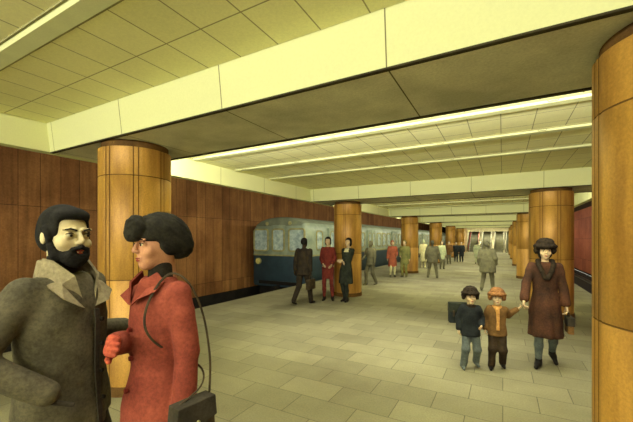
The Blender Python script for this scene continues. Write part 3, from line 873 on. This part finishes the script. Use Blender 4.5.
K['navy'] = cloth('navy_cloth', (40, 44, 42), (26, 29, 29), 8, .95, .22, 80)
K['brown'] = cloth('coat_brown', (116, 86, 46), (84, 62, 34), 7, .95, .22, 80)
K['tan'] = cloth('scarf_tan', (186, 140, 76), (164, 118, 60), 9)
K['orangefur'] = cloth('hat_orange_brown', (140, 98, 56), (104, 72, 42), 24, .95, .3, 100)
K['dktrouser'] = cloth('trousers_dark_brown', (58, 47, 32), (42, 34, 24), 8, .95, .2, 80)
K['suit'] = cloth('suit_brown', (48, 41, 30), (34, 30, 23), 8, .95, .2, 80)
K['crimson'] = cloth('coat_crimson', (108, 46, 36), (84, 36, 29), 8, .95, .2, 80)
K['blackgreen'] = cloth('coat_black_green', (48, 52, 40), (30, 33, 26), 8, .95, .25, 80)
K['ghost'] = cloth('grey_wash', (104, 101, 74), (80, 78, 58), 6, .95, .2, 60)
K['ghostdark'] = cloth('grey_wash_dark', (90, 88, 66), (70, 68, 52), 8, .95, .2, 60)
K['green'] = cloth('coat_green', (124, 122, 66), (98, 100, 56), 6, .95, .2, 60)
K['rust'] = cloth('coat_rust', (158, 88, 60), (130, 70, 48), 6, .95, .2, 60)
K['palegreen'] = cloth('coat_pale_green', (170, 176, 132), (142, 150, 112), 6, .95, .2, 60)
K['cream'] = cloth('cloth_cream', (196, 190, 140), (172, 166, 120), 6)
K['shoe'] = cloth('shoe_black', (34, 32, 26), (24, 22, 18), 10, .5, .1)

def face_parts(g, lips=True):
    for q, nm in ((-1, 'eye'), (1, 'eye')):
        e = g.SH(); e.ell((q * .033, -.0795, .004), (.0125, .0115, .0085))
        eo = sculpt_obj(nm, [(e, .0022)], K['eyewhite'], g.root)
        p = g.SH(); p.ell((q * .033 + .002, -.0905, .004), (.0058, .0030, .0062)); sculpt_obj('iris', [(p, .0014)], K['iris'], eo)
        b = g.SH(); b.rc((q * .015, -.097, .024), (q * .036, -.0945, .031), .0036, .0036, sm=.003).rc((q * .036, -.0945, .031), (q * .056, -.078, .025), .0036, .002, sm=.003)
        sculpt_obj('eyebrow', [(b, .002)], K['hair_black'], g.root)
        l = g.SH(); l.rc((q * .020, -.088, .010), (q * .034, -.0945, .0135), .0018, .0022, sm=.002).rc((q * .034, -.0945, .0135), (q * .049, -.082, .009), .0022, .0016, sm=.002)
        sculpt_obj('eyelid', [(l, .0014)], K['darkknit'], g.root)
    if lips:
        m = g.SH(); m.ell((0, -.0925, -.0580), (.021, .009, .0048)).ell((0, -.0910, -.0680), (.018, .010, .0062), sm=.002)
        m.ell((0, -.103, -.0632), (.022, .004, .0011), sm=.002, mode='sub')
        sculpt_obj('lips', [(m, .002)], K['lip'], g.root)

def band(name, rows, width, thick, mat, parent, closed=False):
    """flat strap through points; rows = (point, outward normal)"""
    v = []; f = []; n = len(rows)
    for i, (p, nr) in enumerate(rows):
        p = np.array(p, float); nr = unit(nr)
        a = np.array(rows[(i - 1) % n if closed else max(i - 1, 0)][0]); b = np.array(rows[(i + 1) % n if closed else min(i + 1, n - 1)][0])
        t = unit(b - a); sd = unit(np.cross(t, nr)); w_ = width[i] if hasattr(width, '__len__') else width
        for du, dn in ((-1, 0), (1, 0), (1, 1), (-1, 1)): v.append(p + sd * du * w_ / 2 + nr * dn * thick)
    m = n if closed else n - 1
    for i in range(m):
        j = (i + 1) % n
        for k in range(4): f.append((i * 4 + k, i * 4 + (k + 1) % 4, j * 4 + (k + 1) % 4, j * 4 + k))
    if not closed: f += [(0, 3, 2, 1), tuple((n - 1) * 4 + k for k in range(4))]
    o = mesh_obj(name, v, f, mat, parent, False)
    bm = bmesh.new(); bm.from_mesh(o.data); bmesh.ops.recalc_face_normals(bm, faces=bm.faces[:]); bm.to_mesh(o.data); bm.free()
    return o

# --- the bearded man, foreground left
def cam_ground(px, d):
    p = at(px, HOR, d); return (p.x, p.y, 0)
MP = cam_ground(64, 1.53); MF = 44; MH = 1.795; MK = 1.07
WP = cam_ground(159, 1.62); WF = -62; WH = 1.745
man = Fig('bearded man with black hair in a grey-olive jacket, hand in pocket', MP, MH, MF, 'm',
          dict(head=(-14, 2), sw=.168, rw=(-.185, -.110, 1.03), rpole=(-.75, .7, 0),
               lw=local_target(MP, MF, MH, MK, 123, 326, 1.88), lpole=(-.1, .4, -1), ra=(-.12, .02, .085), la=(.13, -.03, .085),
               rh=None, lh=dict(curl=30)), vox=.0085, headk=MK)
man.body(K['skin_man'], 2)
face_parts(man, True)
man.trousers(K['dkgrey'])
man.shoes(K['shoe'])
man.hair(K['hair_black'], 'thick')
bd = man.SH()
bd.ell((0, -.068, -.088), (.044, .038, .040)).ell((0, -.040, -.078), (.058, .058, .036), sm=.02)
for q in (-1, 1):
    bd.rc((q * .071, -.014, -.015), (q * .058, -.034, -.075), .011, .020, sm=.02)
    bd.rc((0, -.106, -.041), (q * .026, -.094, -.052), .008, .007, sm=.006).rc((q * .026, -.094, -.052), (q * .033, -.082, -.080), .008, .012, sm=.01)
bd.ell((0, -.112, -.0635), (.020, .018, .010), sm=.005, mode='sub')
sculpt_obj('beard', [(bd, .0035)], K['hair_black'], man.root, .001, 150)
man.inner(K['darkknit'], 'sweater', .060, 1.535)
man.coat(K['olive'], hem=.80, rx=.205, ry=.155, waist=(.180, .138), chest=(.195, .145), fold=.008, sleeve=(.062, .055, .046), cuff=1.0,
         neck_r=.085, vcut=.26, name='jacket', nf=5, wrinkle=.0035, hole=False)
u = man.up(1.45)
# open collar: two broad flaps and a back band
for q in (-1, 1):
    v = [(q * .018, -.112, 1.325), (q * .060, -.100, 1.47), (q * .085, -.020, 1.535), (q * .082, .035, 1.545), (q * .105, .030, 1.462), (q * .128, -.052, 1.425), (q * .125, -.112, 1.385), (q * .072, -.138, 1.345)]
    v = [np.array(p) + u + np.array((0, -.012, 0)) for p in v]
    ctr = np.mean(v, 0); nrm = np.array((q * .4, -.85, .3)) * .010
    vv = [p * man.s for p in v] + [(p + nrm) * man.s for p in v]
    vv += [(ctr + nrm * .3) * man.s, (ctr + nrm * 1.6) * man.s]
    n = 8; ff = []
    for i in range(n):
        j = (i + 1) % n; ff += [(j, i, 2 * n), (n + i, n + j, 2 * n + 1), (i, j, n + j, n + i)]
    o = mesh_obj('collar_flap', vv, ff, K['collar'], man.root, False)
    bm = bmesh.new(); bm.from_mesh(o.data); bmesh.ops.recalc_face_normals(bm, faces=bm.faces[:]); bm.to_mesh(o.data); bm.free()
q = man.S(); q.loft([(1.44, .108, .098, u[0], .012 + u[1]), (1.54, .088, .082, u[0], .012 + u[1])], edge=.004)
q.loft([(1.42, .092, .084, u[0], .010 + u[1]), (1.58, .074, .070, u[0], .010 + u[1])], mode='sub', sm=.003).box((u[0], -.13 + u[1], 1.5), (.2, .12, .12), .001, .003, 'sub')
sculpt_obj('collar_band', [(q, .006)], K['collar'], man.root)
# jacket front edge, pocket flap and buttons
fy = lambda z: -(.150 if z > 1.2 else .147) + u[1] * .5
rows = [((.012, np.interp(z, [.80, .95, 1.07, 1.27, 1.33], [-.172, -.160, -.152, -.155, -.150]), z), (0, -1, 0)) for z in np.linspace(.81, 1.32, 12)]
band('front_placket', [(np.array(p) * man.s, n_) for p, n_ in rows], .022, .006, K['dkgrey'], man.root)
for z in (.92, 1.04, 1.16, 1.27):
    y = np.interp(z, [.80, .95, 1.07, 1.27, 1.33], [-.172, -.160, -.152, -.155, -.150]) - .006
    MB().tube([np.array((.034, y + .004, z)) * man.s, np.array((.034, y - .006, z)) * man.s], .009, 12).build('button', K['darkknit'], man.root)
q = man.S(); q.frame(np.array((-.165, -.135, .985)) * man.s, rotz(-.62) @ roty(.45), man.s).box((0, 0, 0), (.066, .008, .009), .004)
sculpt_obj('pocket_flap', [(q, .005)], K['dkgrey'], man.root)

# --- the woman in the red coat
wom = Fig('woman in long red coat and large dark hat facing the bearded man', WP, WH, WF, 'f',
          dict(head=(-4, 4), lw=(.205, .0, .87), lpole=(.4, .9, -.1),
               rw=local_target(WP, WF, WH, 1.0, 118, 343, 1.49), rpole=(-.4, .3, -1), ra=(-.09, 0, .085), la=(.09, .02, .085),
               rh=dict(curl=30, k=.9), lh=dict(curl=25, k=.9)), vox=.0085)
wom.body(K['skin_warm'], 2)
face_parts(wom)
sculpt_obj('glove', [(wom.handS(0, curl=30, k=.9, grow=.0035), .005)], K['pinkred'], wom.root)
sculpt_obj('glove', [(wom.handS(1, curl=25, k=.9, grow=.0035), .005)], K['pinkred'], wom.root)
wom.stockings(K['darkknit'])
wom.shoes(K['shoe'], heel=.04)
wom.hair(K['hair_black'], 'short')
wom.hat(K['hatdark'], 'turban')
wom.inner(K['darkknit'], 'scarf', .062, 1.525)
wom.coat(K['red'], hem=.56, rx=.205, ry=.190, waist=(.135, .115), chest=(.152, .128), fold=.010, sleeve=(.058, .053, .050), cuff=.97, neck_r=.078,
         vcut=.16, nf=6, wrinkle=.0028)
u = wom.up(1.45)
for q in (-1, 1):
    v = [(q * .010, -.118, 1.36), (q * .040, -.098, 1.46), (q * .070, -.030, 1.505), (q * .098, -.010, 1.462), (q * .112, -.060, 1.425), (q * .080, -.122, 1.395)]
    v = [np.array(p) + u + np.array((0, -.012, 0)) for p in v]; ctr = np.mean(v, 0); nrm = np.array((q * .4, -.85, .3)) * .009; n = len(v)
    vv = [p * wom.s for p in v] + [(p + nrm) * wom.s for p in v] + [(ctr + nrm * .3) * wom.s, (ctr + nrm * 1.6) * wom.s]; ff = []
    for i in range(n):
        j = (i + 1) % n; ff += [(j, i, 2 * n), (n + i, n + j, 2 * n + 1), (i, j, n + j, n + i)]
    o = mesh_obj('lapel', vv, ff, K['red'], wom.root)
    bm = bmesh.new(); bm.from_mesh(o.data); bmesh.ops.recalc_face_normals(bm, faces=bm.faces[:]); bm.to_mesh(o.data); bm.free()
for z in (.84, .98, 1.12, 1.25):
    y = np.interp(z, [.56, .88, 1.07, 1.27], [-.230, -.175, -.128, -.138])
    MB().tube([np.array((.0, y + .006, z)) * wom.s, np.array((.0, y - .008, z)) * wom.s], .011, 12).build('button', K['reddark'], wom.root)

# her shoulder bag
def shoulder_bag(g, label, side=1, mat=K['bag'], bz=.80, w_=.19, h_=.17, off=(.30, .05), strap=True, tilt=0):
    x, y = off
    t = empty('handbag', g.world((x, y, bz)), g.rz + tilt, label, 'bag')
    b = MB().prism([(-w_ / 2, -h_ * .72), (w_ / 2, -h_ * .72), (w_ / 2 * .86, h_ * .28), (-w_ / 2 * .86, h_ * .28)], 'x', -.032, .032)
    b.build('bag_body', mat, t, bevel=.008)
    f = MB().prism([(-w_ / 2 * .9, .29 * h_), (w_ / 2 * .9, .29 * h_), (w_ / 2 * .98, -.22 * h_), (0, -.34 * h_), (-w_ / 2 * .98, -.22 * h_)], 'x', -.040 if side < 0 else -.034, .034 if side < 0 else .041)
    f.build('flap', K['dkgrey'], t, bevel=.004)
    MB().tube([(side * .040, 0, -.20 * h_), (side * .047, 0, -.20 * h_)], .009, 12).build('clasp', M['tr_trim'], t)
    return t
hb = shoulder_bag(wom, 'dark brown leather handbag hanging beside the red coat on a long strap', bz=.915, off=(.280, .0), w_=.20, h_=.175)
inv = hb.matrix_basis.inverted()
def to_bag(p): return inv @ wom.world(p)
bpy.context.view_layer.update()
sp = []
for p in [(.280, .085, .955), (.265, .10, 1.1), (.225, .105, 1.25), (.195, .090, 1.36), (.165, .055, 1.455), (.130, .01, 1.500), (.110, -.04, 1.480), (.105, -.095, 1.40), (.108, -.122, 1.32), (.118, -.115, 1.25), (.125, -.06, 1.18), (.14, .03, 1.12), (.20, .10, 1.05), (.265, .05, 1.0), (.280, -.085, .955)]:
    sp.append(to_bag(p))
def smooth_path(P, n=5):
    P = [np.array(p, float) for p in P]; out = []
    for i in range(len(P) - 1):
        a, b, c, d = P[max(i - 1, 0)], P[i], P[i + 1], P[min(i + 2, len(P) - 1)]
        for k in range(n):
            t = k / n; out.append(.5 * (2 * b + (c - a) * t + (2 * a - 5 * b + 4 * c - d) * t * t + (3 * b - a - 3 * c + d) * t ** 3))
    return out + [P[-1]]
hbs = MB().tube(smooth_path(sp), .0060, 8, flat=.6); hbs.build('strap', K['bag'], hb)

# --- woman with two children
def at_ground(px, py): p = ground(px, py); return (p.x, p.y, 0)
AP = at_ground(545, 366)
adult = Fig('woman in dark wine fur-collared coat holding a child\'s hand', AP, 1.60, 8, 'f',
            dict(rw=local_target(AP, 8, 1.60, 1.0, 524, 300, 4.28), rpole=(-.6, .8, 0), lw=(.245, -.03, .86), ra=(-.085, -.06, .085), la=(.12, .24, .15), rtoe=-18, ltoe=10, head=(0, 4),
                 rh=dict(curl=40), lh=dict(curl=30)), vox=.013)
adult.body(K['skin'], 2)
face_parts(adult)
adult.hair(K['hair_black'], 'bob'); adult.hat(K['fur'], 'fur', big=1.1)
adult.stockings(K['bluegrey']); adult.shoes(K['shoe'], heel=.04)
adult.coat(K['wine'], hem=.44, rx=.215, ry=.225, cy=-.02, waist=(.145, .12), chest=(.160, .125), fold=.010, sleeve=(.060, .056, .060), cuff=.93, neck_r=.07, vcut=.14, nf=8, wrinkle=.003)
u = adult.up(1.45)
q = adult.S(); L_ = [(-.02, -.150, 1.26), (-.06, -.135, 1.36), (-.090, -.075, 1.45), (-.085, .01, 1.49), (0, .065, 1.50), (.085, .01, 1.49), (.090, -.075, 1.45), (.06, -.135, 1.36), (.02, -.150, 1.26)]
for a, b in zip(L_[:-1], L_[1:]): q.rc(np.array(a) + u, np.array(b) + u, .030, .030, sm=.01)
sculpt_obj('fur_collar', [(q, .010)], K['fur'], adult.root, .003, 90)
ab = shoulder_bag(adult, 'brown bag carried at the fur-collared woman\'s side', bz=.66, off=(.285, .03), w_=.22, h_=.20, mat=K['brown'])
bi = ab.matrix_basis.inverted()
MB().tube([bi @ adult.world(p) for p in [(.283, -.05, .70), (.268, -.045, .79), (.258, -.02, .835), (.268, .02, .80), (.283, .10, .70)]], .007, 8).build('handle', K['bag'], ab)

def child(label, px, py, H, face, coatm, legm, hatm, shoem, skin, rw, lw, group, extra=None, facemul=1):
    pos = at_ground(px, py)
    g = Fig(label, pos, H, face, 'f', dict(rw=rw, lw=lw, ra=(-.11, -.10, .085), la=(.12, .12, .15), head=(0, -2), rh=dict(curl=35), lh=dict(curl=35)) | (extra or {}),
            vox=.010, headk=1.36, group=group)
    g.body(skin, 2); face_parts(g)
    g.trousers(legm, r=(.105, .085, .078)); g.shoes(shoem)
    g.hair(K['hair_black'], 'short'); g.hat(hatm, 'fur', big=1.12)
    return g

CG = 'two children walking hand in hand'
c2p = at_ground(497, 369)
c2 = child('smaller child in brown coat with orange-brown fur hat and tan scarf', 497, 369, .985, 6, K['brown'], K['dktrouser'], K['orangefur'], K['shoe'], K['skin'],
           (-.25, -.03, .93), local_target(c2p, 6, .985, 1.36, 517.5, 309, 4.27), None, dict(lpole=(.5, .8, -.6), lh=dict(curl=45), ra=(-.12, -.03, .085), la=(.13, .10, .13)))
c2.coat(K['brown'], hem=.80, rx=.215, ry=.17, waist=(.185, .14), chest=(.20, .145), fold=.005, sleeve=(.084, .076, .066), cuff=.92, neck_r=.08, wrinkle=.004)
q = c2.S(); u = c2.up(1.45); q.loft([(1.40, .125, .115, u[0], u[1]), (1.50, .105, .105, u[0], u[1])], sm=.03)
q.box((0, -.165, 1.20), (.040, .018, .26), .015, .03, rot=rotx(-.06))
sculpt_obj('scarf', [(q, .010)], K['tan'], c2.root, .003, 30)
c1 = child('child in dark navy coat and dark fur hat carrying a satchel', 470.5, 369, 1.00, 14, K['navy'], K['bluegrey'], K['fur'], K['bluegrey'], K['bluegrey'] if False else K['skin'],
           (-.26, .0, .92), (.20, -.13, 1.06), None, dict(ra=(-.15, .02, .085), la=(.17, .18, .13)))
c1.coat(K['navy'], hem=.78, rx=.22, ry=.175, waist=(.19, .145), chest=(.205, .15), fold=.005, sleeve=(.086, .078, .068), cuff=.92, neck_r=.085, wrinkle=.004)
q = c1.S(); u = c1.up(1.45); q.loft([(1.40, .125, .115, u[0], u[1]), (1.50, .11, .11, u[0], u[1])], sm=.03)
sculpt_obj('collar', [(q, .010)], K['fur'], c1.root, .003, 60)
# satchel on the navy child's back
wp = c1.world((-.22, .27, 1.26))
t = empty('satchel', (wp.x, wp.y, wp.z), c1.rz, 'square dark satchel on the back of the child in navy', 'bag')
MB().box((-.115, -.045, -.14), (.115, .045, .12)).build('satchel_body', K['navy'], t, bevel=.012)
MB().box((-.118, -.050, .0), (.118, .052, .126)).build('flap', K['blackgreen'], t, bevel=.010)
for q_ in (-1, 1):
    MB().box((q_ * .06 - .01, -.056, -.05), (q_ * .06 + .01, .058, .03)).build('buckle_strap', K['bag'], t)

# --- the three by the train
def simple(label, px, py, top, face, kind, mats, pose, group=None, vox=.016, **kw):
    """mats: coat, legs, hair or hat, skin"""
    pos = at_ground(px, py); H = 1.66 * (py - top) / (py - HOR)
    H = min(H, 1.80)
    if kw.get('hat'): H -= .05
    g = Fig(label, pos, H, face, kw.get('b', 'm'), pose, vox=vox, group=group)
    coat, legs, hd, skin = mats
    g.body(skin, kw.get('detail', 1))
    if kw.get('skirt'): g.stockings(legs)
    else: g.trousers(legs)
    g.shoes(kw.get('shoe', K['shoe']), heel=.03 if kw.get('skirt') else 0)
    if kw.get('hat'): g.hair(K['hair_black'], 'bob' if kw.get('b') == 'f' else 'short'); g.hat(hd, kw['hat'])
    else: g.hair(hd, kw.get('hair', 'short'))
    c = dict(hem=.55, rx=.22, ry=.17, sleeve=(.07, .06, .052), waist=(.17, .125), chest=(.20, .135), vcut=0, cuff=.95); c.update(kw.get('coat', {}))
    g.coat(coat, **c)
    return g
walk = simple('dark suited man walking with a bag in front of the train', 303, 304.5, 238, 150, 'm', (K['suit'], K['suit'], K['hair_black'], K['dktrouser']),
    dict(rw=(-.25, .04, .86), lw=(.26, -.02, .87), ra=(-.12, -.22, .085), la=(.13, .26, .14), lean=(0, -.06)), coat=dict(hem=.78, rx=.20, ry=.15))
wp = walk.world(walk.wr[0] + unit(walk.wr[0] - walk.el[0]) * .11)
t = empty('briefcase', (wp.x, wp.y, wp.z - .20), walk.rz + PI / 2, 'soft brown bag in the hand of the dark suited walking man', 'bag')
MB().prism([(-.17, -.14), (.17, -.14), (.15, .10), (-.15, .10)], 'y', -.05, .05).build('bag_body', K['bag'], t, bevel=.012)
MB().tube([(-.07, 0, .09), (-.06, 0, .18), (0, 0, .205), (.06, 0, .18), (.07, 0, .09)], .010, 8).build('handle', K['dkbrown'] if 'dkbrown' in K else K['bag'], t)
simple('woman in crimson coat standing before the golden column by the train', 328, 300, 237, -6, 'f', (K['crimson'], K['crimson'], K['hair_black'], K['skin']),
    dict(sw=.138, rw=(-.12, -.16, 1.02), lw=(.12, -.16, 1.0), ra=(-.10, -.04, .085), la=(.13, -.02, .085)), b='f', hair='bob', skirt=True, detail=2,
    coat=dict(hem=.60, rx=.165, ry=.15, waist=(.14, .112), chest=(.155, .12), sleeve=(.062, .058, .050)))
gw = simple('woman in black-green coat with pale gloves, arms folded, by the column', 346, 301.5, 238, -28, 'f', (K['blackgreen'], K['blackgreen'], K['hair_black'], K['skin']),
    dict(sw=.138, rw=(.02, -.19, 1.10), lw=(-.02, -.17, 1.14), ra=(-.06, .03, .085), la=(.05, -.03, .085), lean=(.05, .02)), b='f', hair='bob', skirt=True, detail=2,
    coat=dict(hem=.50, rx=.21, ry=.17, waist=(.135, .11), chest=(.155, .12), sleeve=(.060, .055, .048), cuff=.88, fold=.01))
q = gw.S(); q.loft(gw.prof([(1.36, .12, .11, 0, -.01), (1.47, .085, .085)]), sm=.02)
sculpt_obj('scarf', [(q, .014)], K['cream'], gw.root, .002, 30)

# --- the quieter figures down the platform
V2 = .022
simple('grey washed figure stepping forward left of the red and green pair', 370.5, 285, 241, -40, 'm', (K['ghost'], K['ghost'], K['ghostdark'], K['ghost']),
    dict(rw=(-.20, -.22, 1.05), lw=(.24, -.05, .86), ra=(-.12, -.12, .085), la=(.14, .18, .11)), vox=V2, detail=0, shoe=K['ghostdark'], coat=dict(hem=.80, rx=.21))
simple('figure in rust red coat left of the green one, by the column', 392.5, 277, 240.5, 15, 'f', (K['rust'], K['cream'], K['rust'], K['skin']),
    dict(lw=(.16, -.18, 1.02)), vox=V2, detail=0, b='f', skirt=True, hair='bob', shoe=K['ghostdark'], coat=dict(hem=.50, rx=.21))
simple('figure in olive green coat right of the rust red one, by the column', 404.5, 277, 240.5, -20, 'm', (K['green'], K['green'], K['green'], K['skin']),
    dict(rw=(-.14, -.18, 1.02)), vox=V2, detail=0, shoe=K['ghostdark'], coat=dict(hem=.62, rx=.21))
simple('pale cream figure left of the broad grey-green one', 423.5, 268, 239.5, 170, 'f', (K['cream'], K['cream'], K['palegreen'], K['skin']),
    dict(), vox=.028, detail=0, b='f', skirt=True, hair='bob', shoe=K['cream'], coat=dict(hem=.40, rx=.20))
simple('broad grey-green figure standing with feet apart before a column', 432.5, 278, 240.5, 176, 'm', (K['ghost'], K['ghost'], K['ghostdark'], K['ghostdark']),
    dict(rw=(-.30, -.06, .92), lw=(.30, -.06, .92), ra=(-.20, 0, .085), la=(.20, 0, .085)), vox=V2, detail=0, shoe=K['ghostdark'],
    coat=dict(hem=.72, rx=.26, ry=.19, waist=(.22, .16), chest=(.25, .16), sleeve=(.09, .08, .066)))
simple('slim pale green figure just right of the broad grey-green one', 442, 269, 241, 20, 'f', (K['palegreen'], K['ghost'], K['ghostdark'], K['skin']),
    dict(), vox=.028, detail=0, b='f', hair='bob', shoe=K['ghostdark'], coat=dict(hem=.6, rx=.2))
simple('dim ochre brown figure left of the two black clad figures', 449, 264, 241, -10, 'm', (K['brown'], K['ghost'], K['ghostdark'], K['skin']),
    dict(), vox=.028, detail=0, shoe=K['ghostdark'], coat=dict(hem=.7, rx=.2))
simple('left one of two black clad figures beside the far column', 456, 262, 242, 10, 'm', (K['navy'], K['navy'], K['hair_black'], K['skin']),
    dict(), vox=.03, detail=0, coat=dict(hem=.5, rx=.2))
simple('right one of two black clad figures beside the far column', 461.5, 262, 242, -12, 'm', (K['navy'], K['navy'], K['hair_black'], K['skin']),
    dict(), vox=.03, detail=0, coat=dict(hem=.5, rx=.2))
simple('pale green figure in front of the escalators, behind the grey walker', 477, 264, 241.5, 165, 'f', (K['palegreen'], K['palegreen'], K['ghost'], K['skin']),
    dict(), vox=.028, detail=0, b='f', hair='bob', skirt=True, shoe=K['ghost'], coat=dict(hem=.55, rx=.22))
simple('grey figure in a long loose coat walking away mid platform', 487.5, 291, 241.5, 172, 'm', (K['ghost'], K['ghost'], K['ghostdark'], K['ghost']),
    dict(rw=(-.24, -.1, .95), lw=(.26, -.04, .92), ra=(-.16, -.10, .085), la=(.17, .14, .11), lean=(.02, -.05)), vox=.018, detail=1, shoe=K['ghostdark'],
    coat=dict(hem=.66, rx=.27, ry=.21, waist=(.24, .18), chest=(.24, .17), sleeve=(.09, .08, .066)))
